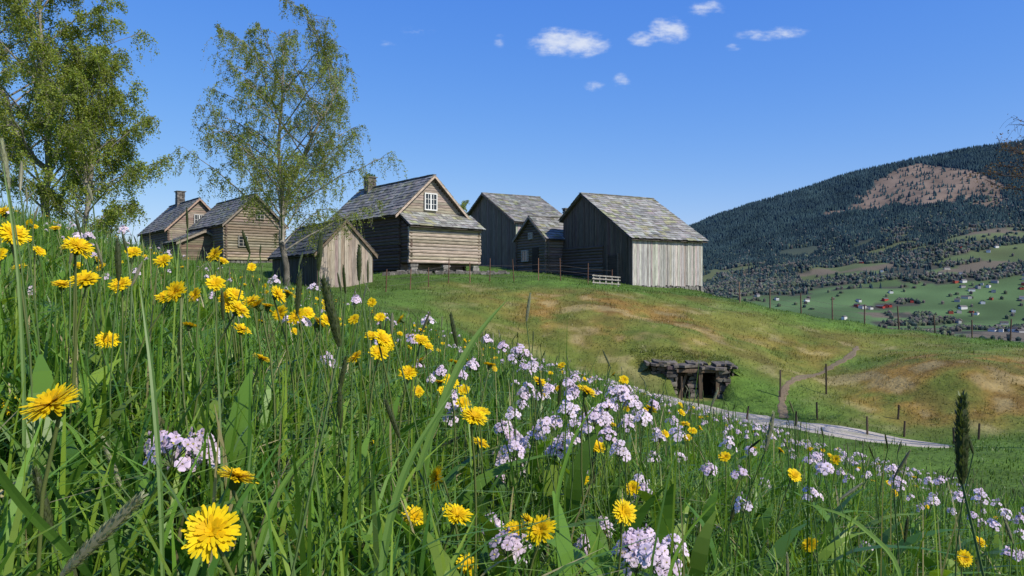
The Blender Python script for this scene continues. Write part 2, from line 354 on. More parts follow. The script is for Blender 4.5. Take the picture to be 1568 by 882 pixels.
DAN=[(80,622,85),(325,815,85),(362,733,64),(120,380,45),(20,360,45),(670,733,40),(635,792,40),(725,640,44),(828,812,48),(790,812,40),(700,790,46),(955,785,40),(20,620,36),(165,522,34),(270,448,40),(250,400,28),(185,437,34),(130,430,42),(330,390,28),(365,475,38),(330,435,30),(395,468,35),(425,452,32),(487,495,30),(455,485,32),(370,505,30),(290,500,26),(400,550,30),(205,387,25),(95,437,30),(585,520,35),(580,540,32),(645,522,28),(545,548,30),(625,572,32),(690,585,28),(615,490,22),(570,452,16),(750,560,22),(825,585,24),(898,600,32),(955,582,16),(915,685,27),(968,748,25),(735,680,29),(890,735,27),(1215,728,24),(1110,700,20),(1240,835,27),(1063,863,28),(1475,855,26),(1130,828,18),(715,878,40),(565,687,24),(1060,660,15),(85,350,16),(30,410,22),(582,487,18),(1190,780,16),(1500,830,20),(1185,815,16),(710,598,20),(655,530,20),(5,325,25),(0,390,24),(60,385,20),(340,400,20),(385,395,16),(255,455,34),(385,462,30),(350,468,28),(470,480,24),(345,455,26),(1195,690,14),(1370,755,12),(640,600,20),(860,560,14),(500,465,18),(940,560,12),(110,375,34),(275,450,30),(300,452,26),(360,452,28),(410,470,26),(440,450,26),(430,480,28),(490,500,24),(595,528,26),(570,515,24),(680,600,22),(735,632,30),(690,785,34),(810,800,34),(150,400,20),(45,345,20),(500,490,24)]
for k_,(px,py,s) in enumerate(DAN[:14]):
    pb,sb=Buf(),Buf();d=.043*f0/s
    nv=(rng.normal(0,.3)+.1,-.55+rng.normal(0,.25),.7)
    if k_==2: nv=(.35,.1,1)
    if k_==5: nv=(-.9,-.4,.35)
    e=bpy.data.objects.new('dandelion',None);sc.collection.objects.link(e)
    dandelion(pb,sb,fix(T(px,py,d)),nv,.0215,1.25);pb.build('petals',M_petal,False,e);sb.build('stem',M_grass,True,e)
pb,sb=Buf(),Buf()
for px,py,s in DAN[14:]:
    d=.043*f0/s;dandelion(pb,sb,fix(T(px,py,d)),(rng.normal(0,.45)+.1,-.4+rng.normal(0,.4),.7),.0215,.75 if s>24 else .5)
x,y=wedge(380,1.8,14,.7);z=hz(x,y)
for X_,Y_,Z_ in zip(x,y,z):
    if Z_<-3.8 or rng.random()<sst(-1,6,X_)*.6: continue
    dandelion(pb,sb,(X_,Y_,Z_+rng.uniform(.24,.44)),(rng.normal(0,.5)+.15,-.3+rng.normal(0,.4),.75),.021,.4)
pb.build('dandelion_flowers',M_petal);sb.build('dandelion_stems',M_grass)
CUK=[(262,690,80),(305,680,60),(285,700,60),(245,680,60),(318,700,60),(232,757,50),(240,770,50),(775,832,62),(1000,848,62),(965,830,50),(1025,868,50),(785,690,46),(785,668,34),(860,680,38),(690,615,34),(760,770,34),(795,540,38),(870,625,40),(910,640,40),(950,605,40),(985,640,40),(930,665,36),(950,692,32),(1085,718,32),(985,750,32),(1115,680,26),(1065,805,30),(1240,705,24),(500,550,30),(45,448,26),(440,490,20),(545,460,22),(655,490,24),(745,520,20),(705,575,28),(675,570,26),(840,595,26),(800,605,28),(1490,790,20),(1425,768,18),(1325,838,26),(890,715,28),(810,765,28),(925,862,38),(1030,645,22),(1010,670,24),(1150,690,20),(895,875,44),(1545,845,26),(830,655,30),(640,560,18),(135,362,18),(190,340,16),(90,475,18),(850,645,30),(1250,700,18),(1375,745,16),(340,715,40),(965,617,30),(780,845,55),(805,815,46),(755,815,46),(985,825,50),(1030,835,50),(975,860,55),(1010,860,55),(960,845,50),(790,825,50),(765,850,50),(760,700,30),(800,740,30),(875,600,28),(815,560,26),(770,530,22),(700,600,28),(900,660,30),(930,620,28),(960,650,28),(1000,620,24),(1040,700,24),(1000,700,26),(880,650,28),(720,560,24),(660,580,22),(480,440,20),(420,430,18),(940,600,26),(1100,850,30),(1170,740,20),(1200,860,24),(1290,800,20),(770,655,34),(795,680,38),(690,640,30),(680,665,26),(850,690,38),(870,672,36),(775,705,36),(700,625,30),(980,735,30),(1075,800,26),(925,640,34),(1340,850,24),(1560,850,24),(510,560,26)]
pb,sb=Buf(),Buf()
for px,py,s in CUK:
    d=min(.062*f0/s,3.4)
    cuckoo(pb,sb,fix(T(px,py,d)),.055,int(rng.integers(11,18)),.0084)
x,y=wedge(1000,1.6,14,.6);x=np.where(rng.random(len(x))<.65,np.abs(x)*.72,x);z=hz(x,y)
dn=fbm(x/1.1,y/1.1,14,2)
for X_,Y_,Z_,D_ in zip(x,y,z,dn):
    if Z_<-4.1 or D_<.44: continue
    cuckoo(pb,sb,(X_,Y_,Z_+rng.uniform(.27,.45)),.046,int(rng.integers(5,10)),.0086)
pb.build('cuckoo_flowers',M_petal);sb.build('cuckoo_flower_stems',M_grass)
def foxtail(b,c0,c1,R,col,det):
    c0=np.array(c0,float);c1=np.array(c1,float);ax=c1-c0;L=np.linalg.norm(ax)
    t=np.linspace(0,1,8);pr=R*.72*np.sin(np.pi*np.clip(t*.94+.05,0,1))**.5+.0003
    tube(b,c0+t[:,None]*ax,pr,np.array(col)*.7,7)
    if det:
        n=det;Mx=frame(ax);u=rng.random(n);a=rng.random(n)*6.283;r=R*np.sin(np.pi*np.clip(u*.94+.04,0,1))**.5
        rad=np.stack([np.cos(a),np.sin(a),0*a],1)@Mx.T;tan=np.stack([-np.sin(a),np.cos(a),0*a],1)@Mx.T
        P=c0+u[:,None]*ax+rad*(r*.65)[:,None];tip=P+ax/L*.0048+rad*(R*.45)
        w=.0007
        V=np.stack([P-tan*w,P+tan*w,(P+tip)/2+tan*w*1.3,tip],1)
        b.add(V.reshape(-1,3),np.arange(n*4).reshape(-1,4),np.repeat(G(col)*rng.uniform(.7,1.7,(n,1)),4,axis=0))
FOX=[(1473,605,1473,740,0),(495,425,520,530,0),(180,365,182,430,0),(2,215,14,290,1),(860,580,855,620,0),(550,375,550,430,0),(492,355,488,415,0),(305,558,306,610,1),(460,415,455,480,0),(1185,630,1172,690,1),(1100,595,1088,625,1),(520,590,522,655,0),(590,612,612,670,0),(158,672,185,745,1),(1205,848,1206,890,1),(560,830,520,880,0),(705,668,672,686,0),(812,448,806,492,1),(278,495,274,545,0),(340,445,342,490,0),(710,810,722,775,0),(905,700,910,740,0),(530,545,520,600,0),(1320,740,1285,765,1),(1130,760,1118,800,0),(1390,790,1385,830,0),(440,700,445,760,0),(690,480,700,530,0),(215,762,95,880,1),(55,720,80,830,0)]
hb,sb=Buf(),Buf()
for a,b1,c_,d1,pale in FOX:
    l=math.hypot(c_-a,d1-b1);d=.066*f0/l;d=min(max(d,.46),2.2)
    top,bot=T(a,b1,d),T(c_,d1,d)
    col=(.36,.37,.24) if pale else (.095,.12,.045)
    foxtail(hb,bot,top,.0048 if pale else .0058,col,320 if d<1.1 else 110)
    stem(sb,rng.normal(0,.05,2),bot,.0011,(.12,.19,.06),.03)
x,y=wedge(480,1.2,11,.4);z=hz(x,y)
for X_,Y_,Z_ in zip(x,y,z):
    if Z_<-4: continue
    hh=rng.uniform(.36,.56);ln=rng.uniform(.035,.065);tl=rng.normal(0,.3,2)
    c0=G([X_,Y_,Z_+hh]);c1=c0+G([tl[0],tl[1],1])*ln
    p=rng.random()<.45
    foxtail(hb,c0,c1,.0042,(.32,.32,.19) if p else (.10,.13,.05),24 if Y_<4 else 0)
    stem(sb,rng.normal(0,.05,2),c0,.0011+.0003*Y_,(.12,.19,.06),.03)
hb.build('foxtail_grass_heads',M_grass);sb.build('foxtail_grass_stems',M_grass)
# ------------------------------------------------------------------ trees
def tree(name,bx,by,H,R,seed,prof,nl=28,n2=10,n3=5,nleaf=26,lcol=(.23,.30,.05),tr=.17,droop=1.,f0_=.22,lsz=.042,leader=2,barkc=(.24,.22,.19),lo=.15,hi=.3,sp=.07):
    r=np.random.default_rng(seed);bz=h1(bx,by)-.1
    wb,LP=Buf(),[]
    nst=[]
    for s in range(leader):
        t=np.linspace(0,1,12);off=r.normal(0,1,2)*.09*H*(s>0)
        wob=np.cumsum(r.normal(0,.012*H,(12,2)),axis=0)*.7
        top=.93-.08*s
        P=np.stack([bx+wob[:,0]+off[0]*sst(.25,1,t)*1.3,by+wob[:,1]+off[1]*sst(.25,1,t),bz+t*H*top],1)
        P[0,:2]=(bx,by)
        if s: P[:4]=nst[0][:4]
        nst.append(P);tube(wb,P,tr*(1-t)**.9+.01,barkc,7)
    for i in range(nl):
        P=nst[i%leader];f=f0_+(.92-f0_)*((i+r.random())/nl);p0=np.array([np.interp(f,np.linspace(0,1,12),P[:,k]) for k in range(3)])
        az=i*2.4+r.normal(0,.4);fe=f+r.uniform(lo,hi)*(1-f*.55);rad=R*prof(min(fe,1))*r.uniform(.65,1.12)
        p2=np.array([bx+math.cos(az)*rad,by+math.sin(az)*rad,bz+min(fe,1.03)*H])
        p1=p0*.5+p2*.5+np.array([0,0,.06*H*r.uniform(.3,1)]);
        t=np.linspace(0,1,8)[:,None];Q=(1-t)**2*p0+2*t*(1-t)*p1+t*t*p2;Q+=r.normal(0,.05,Q.shape)*t
        l1=np.linalg.norm(p2-p0);rr=tr*.3*(1-f*.5)
        tube(wb,Q,rr*(1-t[:,0])**.8+.006,barkc,5)
        for j in range(n2):
            u=.2+.8*(j+r.random())/n2;q0=np.array([np.interp(u,t[:,0],Q[:,k]) for k in range(3)])
            a2=az+r.choice([-1,1])*r.uniform(.3,1.6);l2=min(l1*r.uniform(.16,.36)*(1.25-u*.6),1.9)
            d2=np.array([math.cos(a2),math.sin(a2),r.uniform(-.1,.9)]);d2/=np.linalg.norm(d2)
            v=np.linspace(0,1,5)[:,None];S2=q0+d2*l2*v+np.array([0,0,-.3*l2*droop])*v**2
            tube(wb,S2,.010*(1-v[:,0])+.004,barkc,3)
            for m in range(n3):
                w_=r.uniform(.15,1);s0=np.array([np.interp(w_,v[:,0],S2[:,k]) for k in range(3)])
                a3=r.random()*6.28;l3=r.uniform(.35,1.05)*min(1,.5+l2*.5)
                d3=np.array([math.cos(a3),math.sin(a3),r.uniform(-.4,.5)])*.5
                vv=np.linspace(0,1,4)[:,None];S3=s0+d3*l3*vv+np.array([0,0,-.95*l3*droop])*vv**2
                tube(wb,S3,.003,barkc,3)
                n=int(nleaf*r.uniform(.3,1.6));uu=r.random(n)**.8
                L_=np.stack([np.interp(uu,vv[:,0],S3[:,k]) for k in range(3)],1)+r.normal(0,sp,(n,3));LP.append(L_)
    LP=np.concatenate(LP);n=len(LP)
    nv=r.normal(0,1,(n,3));nv/=np.linalg.norm(nv,axis=1)[:,None];a=np.cross(nv,r.normal(0,1,(n,3)));a/=np.linalg.norm(a,axis=1)[:,None];b_=np.cross(nv,a)
    s=(lsz*r.uniform(.6,1.3,n))[:,None]
    V=np.stack([LP-a*s,LP-b_*s*.62,LP+a*s,LP+b_*s*.62],1).reshape(-1,3)
    cl=fbm(LP[:,0]*1.1+LP[:,2],LP[:,1]*1.1+LP[:,2]*.7,seed,2)
    c=G(lcol)*(r.uniform(.65,1.3,n)*(.6+.8*cl))[:,None]
    c[:,0]*=(1+.25*(r.random(n)-.3))
    e=bpy.data.objects.new(name,None);sc.collection.objects.link(e)
    wb.build('trunk_and_limbs',M_bark,True,e)
    mk('leaves',V,np.arange(n*4).reshape(-1,4),M_leaf,np.repeat(c,4,axis=0),False,e)
pv=lambda f:float(np.interp(f,[.2,.35,.5,.7,.85,.95,1.03],[.75,1.08,1.,.9,.85,.68,.4]))
pd=lambda f:float(np.interp(f,[.1,.3,.5,.7,.9,1.03],[.8,1.,1.,.85,.5,.15]))
tree('birch_tree',-10.5,34.5,12.4,4.45,3,pv,nl=42,n2=11,n3=6,nleaf=32,f0_=.14,tr=.15,droop=1.2,lsz=.038,sp=.05)
tree('birch_tree',-19.,30,13.5,4.1,5,pd,nl=40,n2=11,n3=6,nleaf=42,tr=.17,f0_=.12,lsz=.044)
tree('birch_tree',-15.6,27.5,8.2,2.4,8,pd,nl=30,n2=9,n3=5,nleaf=44,tr=.1,f0_=.08,lsz=.040)
tree('birch_tree',-24.5,33,14,4.3,12,pd,nl=26,n2=9,n3=5,nleaf=44,tr=.18,f0_=.12,lsz=.048)
tree('distant_birch_tree',-5.2,72,8.1,2.6,18,pd,nl=14,n2=6,n3=4,nleaf=30,tr=.1,lsz=.06)
tree('young_tree',15.35,20,9.3,2.6,15,lambda f:float(np.interp(f,[.7,.85,1],[.6,1,.8])),nl=14,n2=9,n3=5,nleaf=4,tr=.1,droop=.4,f0_=.76,lcol=(.16,.10,.04),barkc=(.07,.055,.045),lo=.04,hi=.10,lsz=.03)
# ------------------------------------------------------------------ buildings
GREY=G([.23,.21,.185]);BROWN=G([.140,.108,.080]);TAN=G([.30,.25,.20]);SLT=G([.225,.22,.195])
def wall(b,axis,cst,sg,t0,t1,top,bot,style,col,th=.04,ext=0.,var=.25):
    P=(lambda t,o,z:(t,cst+o*sg,z)) if axis=='x' else (lambda t,o,z:(cst+o*sg,t,z))
    def bx8(a,bb,o0,o1,za0,zb0,za1,zb1,c):
        V=[P(a,o0,za0),P(a,o0,za1),P(a,o1,za0),P(a,o1,za1),P(bb,o0,zb0),P(bb,o0,zb1),P(bb,o1,zb0),P(bb,o1,zb1)]
        b.add(np.array(V),BF,c)
    if style=='v':
        t=t0
        while t<t1-.02:
            w=min(rng.uniform(.13,.22),t1-t);c=col*rng.uniform(1-var,1+var)*(1+rng.normal(0,.04,3))
            o=th*rng.uniform(.6,1.3);bb=t+w-.012
            dz=rng.uniform(-.08,.04)
            bx8(t,bb,-.03,o,bot+dz,bot+dz,top(t)-.02,top(bb)-.02,c);t+=w
    else:
        H=.2 if style=='log' else .17
        tt=np.linspace(t0,t1,80);tz=np.array([top(q) for q in tt]);z=bot
        while z<tz.max()-.06:
            m=tz>=z+H*.5
            if not m.any():break
            a,bb=tt[m][0],tt[m][-1];c=col*rng.uniform(1-var,1+var)*(1+rng.normal(0,.04,3))
            if style=='log':
                ea=ext*rng.uniform(.8,1.2) if a<=t0+.01 else 0;eb=ext*rng.uniform(.8,1.2) if bb>=t1-.01 else 0
                pr=[(-.05,0),(.05,0),(.1,.25*H),(.11,.6*H),(.06,.97*H),(-.05,.97*H)]
                V=[P(a-ea,o,z+q) for o,q in pr]+[P(bb+eb,o,z+q+rng.normal(0,.012)) for o,q in pr]
                F=[[i,(i+1)%6,6+(i+1)%6,6+i] for i in range(6)]+[[0,1,2,3],[0,3,4,5],[6,9,8,7],[6,11,10,9]]
                b.add(np.array(V),F,c)
            else:
                V=[P(a,-.02,z),P(a,.012,z+H),P(a,.045,z),P(a,.02,z+H),P(bb,-.02,z),P(bb,.012,z+H),P(bb,.045,z),P(bb,.02,z+H)]
                b.add(np.array(V),BF,c)
            z+=H
def roof(b,xr,zr,xe,ze,y0,y1,col,step=.33,bright=1.):
    s=G([xe-xr,ze-zr],float);L=np.hypot(*s);s/=L;nrm=G([s[1],-s[0]]);nrm=nrm if nrm[1]>0 else -nrm
    def pt(u,o,y):return (xr+s[0]*u+nrm[0]*o,y,zr+s[1]*u+nrm[1]*o-.035*math.sin(math.pi*(y-y0)/(y1-y0))*math.sin(math.pi*min(max(u/L,0),1))*2)
    V=[pt(0,-.06,y0+.05),pt(0,-.02,y0+.05),pt(L-.03,-.06,y0+.05),pt(L-.03,-.02,y0+.05),pt(0,-.06,y1-.05),pt(0,-.02,y1-.05),pt(L-.03,-.06,y1-.05),pt(L-.03,-.02,y1-.05)]
    V=np.array(V);V[:,2]-=.05;b.add(V,BF,G([.1,.085,.07]))
    nr=int(round(L/step));st=L/nr
    for i in range(nr):
        u0=max(i*st-.08,0);u1=(i+1)*st;y=y0+rng.uniform(-.2,0)
        while y<y1-.03:
            w=rng.uniform(.25,.6);a=max(y,y0)+.006;bb=min(y+w,y1)-.006
            if bb-a>.05:
                c=col*rng.uniform(.6,1.35)*(1+rng.normal(0,.03,3))
                if rng.random()<.2:c=c*G([1.0,1.02,.68])
                e=rng.uniform(-.03,.05);o=rng.uniform(0,.02)
                V=[pt(u0,.0+o,a),pt(u0,.022+o,a),pt(u1+e,.035+o,a),pt(u1+e,.06+o,a),pt(u0,.0+o,bb),pt(u0,.022+o,bb),pt(u1+e,.035+o,bb),pt(u1+e,.06+o,bb)]
                b.add(np.array(V),BF,c)
            y+=w
def slant(b,x0,z0,x1,z1,y0,y1,hgt,c):
    V=[(x0,y0,z0-hgt),(x0,y0,z0),(x0,y1,z0-hgt),(x0,y1,z0),(x1,y0,z1-hgt),(x1,y0,z1),(x1,y1,z1-hgt),(x1,y1,z1)]
    b.add(np.array(V),BF,c)
def window(e,axis,cst,sg,t,z,w,h,nx=2,nz=3,frame_c=(.4,.37,.31),fw=.07):
    fb,g=Buf(),Buf()
    def bb(b,t0,t1,o0,o1,z0,z1,c):
        o0,o1=sorted((cst+o0*sg,cst+o1*sg))
        if axis=='x':box(b,t0,t1,o0,o1,z0,z1,c)
        else:box(b,o0,o1,t0,t1,z0,z1,c)
    bb(g,t-w/2,t+w/2,.05,.135,z,z+h,(.02,.02,.02))
    for a,c_,d,e_ in((t-w/2-fw,t-w/2,z-fw,z+h+fw),(t+w/2,t+w/2+fw,z-fw,z+h+fw),(t-w/2,t+w/2,z+h,z+h+fw),(t-w/2,t+w/2,z-fw,z)):bb(fb,a,c_,.0,.17,d,e_,frame_c)
    for i in range(1,nx):q=t-w/2+w*i/nx;mw=.05 if (nx==4 and i==2) else .016;bb(fb,q-mw,q+mw,.13,.155,z,z+h,frame_c)
    for i in range(1,nz):q=z+h*i/nz;bb(fb,t-w/2,t+w/2,.13,.15,q-.013,q+.013,frame_c)
    fb.build('window_frame',M_paint,False,e);g.build('window_glass',M_glass,False,e)
def house(name,ox,oy,z0,phi,Wd,L,zl,zr_,rx,rz,sty,cols,roofc=SLT,ov=.35,barge=None,base=1.,ovg=.3):
    e=bpy.data.objects.new(name,None);sc.collection.objects.link(e);e.location=(ox,oy,z0);e.rotation_euler=(0,0,math.radians(phi))
    zl-=z0;zr_-=z0;rz-=z0
    top=lambda x:float(np.interp(x,[0,rx,Wd],[zl,rz,zr_]))-.1
    for nm,axis,cst,sg,t1,tp in(('front_gable_wall','x',0,-1,Wd,top),('back_gable_wall','x',L,1,Wd,top),('left_wall','y',0,-1,L,lambda t:zl-.1),('right_wall','y',Wd,1,L,lambda t:zr_-.1)):
        b=Buf();st=sty[nm[0]];wall(b,axis,cst,sg,0 ,t1,tp,.05,st,cols[nm[0]],ext=.2);b.build(nm,M_woodv if st=='v' else M_woodh,False,e)
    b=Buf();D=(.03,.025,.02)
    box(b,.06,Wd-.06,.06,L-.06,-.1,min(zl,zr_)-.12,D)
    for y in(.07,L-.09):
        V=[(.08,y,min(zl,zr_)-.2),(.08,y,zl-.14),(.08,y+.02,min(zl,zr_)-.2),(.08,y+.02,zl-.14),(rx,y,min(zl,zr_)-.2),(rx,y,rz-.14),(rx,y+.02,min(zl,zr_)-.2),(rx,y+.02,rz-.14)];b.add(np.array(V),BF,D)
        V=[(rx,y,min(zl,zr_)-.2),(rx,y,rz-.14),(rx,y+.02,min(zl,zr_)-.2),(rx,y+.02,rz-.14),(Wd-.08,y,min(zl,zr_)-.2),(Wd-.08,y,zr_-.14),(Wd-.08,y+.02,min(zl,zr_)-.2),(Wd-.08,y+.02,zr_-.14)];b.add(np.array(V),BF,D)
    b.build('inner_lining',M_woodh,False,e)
    b=Buf();sl=(rz-zl)/rx;sr=(rz-zr_)/(Wd-rx)
    roof(b,rx,rz+.04,-ov,zl-sl*ov+.04,-ovg,L+ovg,roofc);roof(b,rx,rz+.04,Wd+ov,zr_-sr*ov+.04,-ovg,L+ovg,roofc)
    yy=-ovg
    while yy<L+ovg-.1:
        w=rng.uniform(.5,.9);box(b,rx-.13,rx+.13,yy,min(yy+w,L+ovg)-.01,rz+.05,rz+.11,roofc*rng.uniform(.6,1.1),.012);yy+=w
    b.build('slate_roof',M_slate,False,e)
    if barge is not None:
        b=Buf()
        for y in(-ovg-.03,L+ovg):
            slant(b,-ov,zl-sl*ov+.03,rx,rz+.05,y,y+.03,.17,barge);slant(b,rx+.002,rz+.05,Wd+ov,zr_-sr*ov+.03,y,y+.03,.17,barge)
        b.build('bargeboards',M_woodh,False,e)
    b=Buf()
    for (xa,ya,xb,yb) in((0,0,Wd,0),(Wd,0,Wd,L),(0,0,0,L),(0,L,Wd,L)):
        n=int(math.hypot(xb-xa,yb-ya)/.35)+1
        for i in range(n):
            for k_ in range(int(base/.22)):
                u=(i+.5+rng.normal(0,.1))/n;x_=xa+(xb-xa)*u;y_=ya+(yb-ya)*u;s=rng.uniform(.13,.2)
                box(b,x_-s,x_+s,y_-s*.8,y_+s*.8,-.22*(k_+1),-.22*k_,G([.17,.16,.145])*rng.uniform(.6,1.4),.03)
    b.build('stone_footing',M_stone,False,e)
    return e
def chimney(e,x,y,z0,z1,s=.3):
    b=Buf();z=z0
    while z<z1:
        for dx in(-1,0,1):
            for dy in(-1,0,1):
                box(b,x+dx*s*.6-s*.3,x+dx*s*.6+s*.3-.01,y+dy*s*.6-s*.3,y+dy*s*.6+s*.3-.01,z,z+.15,G([.15,.135,.12])*rng.uniform(.6,1.4),.02)
        z+=.16
    box(b,x-s*1.1,x+s*1.1,y-s*1.1,y+s*1.1,z,z+.08,G([.16,.15,.13]),.02);b.build('stone_chimney',M_stone,False,e)
st=lambda f,b,l,r:dict(f=f,b=b,l=l,r=r)
e=house('log_barn',3.68,52.58,.1,-60,7.6,5.9,4.9,3.2,2.4,6.4,st('v','v','v','v'),dict(f=BROWN*.8,b=BROWN,l=BROWN,r=G([.37,.35,.32])),SLT*1.15,base=1.2,ov=.3)
b=Buf();wall(b,'x',-.05,-1,.1,4.6,lambda t:2.6+.0*t,.1,'log',BROWN*.85,ext=.1);
box(b,5.3,6.3,-.14,-.05,.1,2.,BROWN*.4);box(b,5.2,5.3,-.18,-.05,0.05,2.1,BROWN);box(b,6.3,6.4,-.18,-.05,.05,2.1,BROWN);b.build('barn_door_and_logs',M_woodh,False,e)
e=house('small_log_cottage',.43,55.55,1.0,-60,4.1,4.4,3.7,3.6,2.05,5.15,st('log','log','log','log'),dict(f=BROWN*1.0,b=BROWN,l=BROWN,r=BROWN*1.5),SLT*.9,ov=.3,barge=TAN*.8)
window(e,'x',-.06,-1,1.3,1.0,.7,.7,2,2);window(e,'x',-.06,-1,2.1,2.6,.35,.35,2,2)
b=Buf();box(b,2.3,3.1,-.14,-.05,.1,1.9,BROWN*.3);b.build('door',M_woodh,False,e)
chimney(e,2.05,3.,3.6,4.75,.22)
e=house('tall_storehouse',-3.55,64.67,1.5,-60,7.7,5.2,6.6,5.3,2.5,7.95,st('v','v','h','v'),dict(f=BROWN*1.1,b=BROWN,l=BROWN,r=GREY*1.6),SLT,ov=.35,barge=BROWN)
e=house('farmhouse',-6.95,45.17,1.0,40,4.9,9.,4.75,4.75,2.45,7.05,st('h','log','log','log'),dict(f=G([.30,.255,.21]),b=BROWN,l=BROWN*.7,r=BROWN),SLT*.9,ov=.4,barge=G([.44,.35,.28]),base=.8,ovg=.35)
window(e,'x',0,-1,2.3,3.95,.8,.95,4,3,(.72,.72,.69))
chimney(e,2.3,7.6,5.2,6.75,.36)
b=Buf()
n=160;blades(b,rng.uniform(1.95,2.65,n),rng.uniform(7.25,7.95,n),np.full(n,6.9),rng.uniform(.1,.28,n),np.full(n,.03),rng.uniform(0,6.28,n),rng.uniform(.1,.8,n),pal(n)*.8);b.build('chimney_moss',M_grass,False,e)
b=Buf();wall(b,'x',-1.2,-1,.15,5.2,lambda t:2.72,.5,'log',G([.35,.295,.23]),ext=.18,var=.28);wall(b,'y',.15,-1,-1.2,-.1,lambda t:3.4+t*.7,.5,'log',BROWN*.8,ext=.1);wall(b,'y',5.2,1,-1.2,2.4,lambda t:2.72,.5,'log',BROWN*1.2,ext=.1)
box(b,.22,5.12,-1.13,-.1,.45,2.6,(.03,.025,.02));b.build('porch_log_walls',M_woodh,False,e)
rb=Buf();roof(rb,0,3.72,1.62,2.72,-5.5,.15,SLT*1.15)
V=[np.stack([-v[:,1],-v[:,0],v[:,2]],1) for v in rb.V];rb.V=V;rb.build('porch_slate_roof',M_slate,False,e)
b=Buf()
for px_ in(.35,2.7,5.0):
    for k_ in range(7):
        s=rng.uniform(.2,.26);box(b,px_-s,px_+s,-1.15-s*.6,-1.15+s*.9,.44-.14*(k_+1),.44-.14*k_-.01,G([.28,.265,.24])*rng.uniform(.6,1.3),.03)
b.build('stone_pillars',M_stone,False,e)
e=house('plank_shed',-9.97,38.,-.05,35,3.0,7.5,1.97,1.97,1.5,3.54,st('v','v','v','v'),dict(f=G([.32,.27,.225]),b=BROWN,l=BROWN*.8,r=BROWN),SLT*.5,ov=.25,barge=BROWN*1.2,ovg=.15,base=.45)
e=house('log_loft_house',-20.9,54.,2.,40,4.3,8.,4.9,4.9,2.15,6.95,st('log','log','log','log'),dict(f=G([.27,.225,.165]),b=BROWN,l=BROWN,r=BROWN),SLT*.7,barge=TAN*.8)
window(e,'x',-.06,-1,2.5,3.2,.5,.55,2,2,fw=.04);window(e,'x',-.06,-1,1.2,1.1,.6,.7,2,3,fw=.04)
e=house('chimney_farmhouse',-27.9,60.,2.,40,4.8,8.,5.,5.,2.4,7.4,st('h','log','log','log'),dict(f=G([.26,.21,.17]),b=BROWN,l=BROWN,r=BROWN),SLT*.7,barge=G([.4,.28,.21]))
window(e,'x',-.0,-1,2.4,3.3,.7,.75,4,2,(.6,.6,.57),fw=.05);chimney(e,2.4,5.2,4.9,6.5,.36)
e=house('low_outbuilding',-24.6,54.8,2.,40,3.4,3.4,3.5,3.5,1.7,4.3,st('h','log','log','log'),dict(f=BROWN*1.3,b=BROWN,l=BROWN,r=BROWN),SLT*.7,barge=TAN)
# ------------------------------------------------------------------ root cellar
e=bpy.data.objects.new('stone_root_cellar',None);sc.collection.objects.link(e)
SC=G([.12,.105,.088])
def pile(b,x0,x1,y0,y1,z0,z1,s=.28,hh=.16):
    z=z0
    while z<z1:
        x=x0+rng.uniform(-.1,.02)
        while x<x1-.04:
            w=min(rng.uniform(.5,1.5)*s,x1-x);y=y0+rng.uniform(-.08,.08)
            while y<y1-.05:
                d=min(rng.uniform(.8,1.6)*s,y1-y);h_=hh*rng.uniform(.75,1.1);box(b,x,x+w-.01,y,y+d-.01,z,z+h_,SC*rng.uniform(.5,1.6)*(1+rng.normal(0,.06,3)),.035);y+=d
            x+=w
        z+=hh
b=Buf();pile(b,6.0,6.35,28.35,29.5,-4.4,-3.05);pile(b,7.95,8.35,28.3,29.5,-4.4,-3.15);pile(b,5.5,6.0,28.7,29.4,-4.0,-3.05);pile(b,8.3,8.6,28.7,29.4,-4.2,-3.25);pile(b,6.85,7.15,28.45,28.85,-4.35,-3.1,.3);b.build('dry_stone_walls',M_stone,False,e)
b=Buf()
for (xa,xb,ya,yb,z,t_) in((5.35,6.3,28.45,29.3,-2.99,.08),(6.2,7.3,28.2,29.4,-3.05,.09),(7.2,8.2,28.1,29.4,-3.1,.09),(8.1,8.7,28.4,29.3,-3.13,.08),(5.5,6.4,28.55,29.1,-2.9,.07),(6.8,7.5,28.4,29.1,-2.96,.07),(7.8,8.5,28.35,29.1,-3.0,.07),(5.2,5.7,28.7,29.2,-3.0,.1)):
    m=7;xs=np.linspace(xa,xb,m);yf_=ya+rng.uniform(-.14,.14,m);dz=rng.normal(0,.05)
    for q in range(m-1):
        c=SC*rng.uniform(.8,1.4);tl=lambda xx:z+dz*(xx-xa)/(xb-xa)
        V=[(xs[q],yf_[q],tl(xs[q])),(xs[q],yf_[q],tl(xs[q])+t_),(xs[q],yb,tl(xs[q])+.05),(xs[q],yb,tl(xs[q])+t_+.05),(xs[q+1],yf_[q+1],tl(xs[q+1])),(xs[q+1],yf_[q+1],tl(xs[q+1])+t_),(xs[q+1],yb,tl(xs[q+1])+.05),(xs[q+1],yb,tl(xs[q+1])+t_+.05)]
        b.add(np.array(V),BF,c)
b.build('roof_slabs',M_stone,False,e)
K1,K2=26,12;uu,vv=np.meshgrid(np.linspace(0,1,K1),np.linspace(0,1,K2))
tx_=4.9+4.0*uu;ty_=28.66+1.7*vv+.12*np.sin(uu*19)+.08*np.sin(uu*41+1)
zt=hz(tx_.ravel(),ty_.ravel());base_=-2.86-.07*(uu.ravel()*2-.5)
ed=sst(0,1,np.minimum(np.minimum(uu.ravel()/.14,(1-uu.ravel())/.16),1));tz_=np.where(vv.ravel()<.05,base_-.13,base_)+.16*sst(0,1,vv.ravel())
tz_=tz_*ed+(zt-.03)*(1-ed);tz_=np.maximum(tz_,np.where(vv.ravel()>.75,zt+.01,-9))
tz_+=rng.normal(0,.015,len(tz_))
i=(np.arange(K2-1)[:,None]*K1+np.arange(K1-1)[None]).ravel()
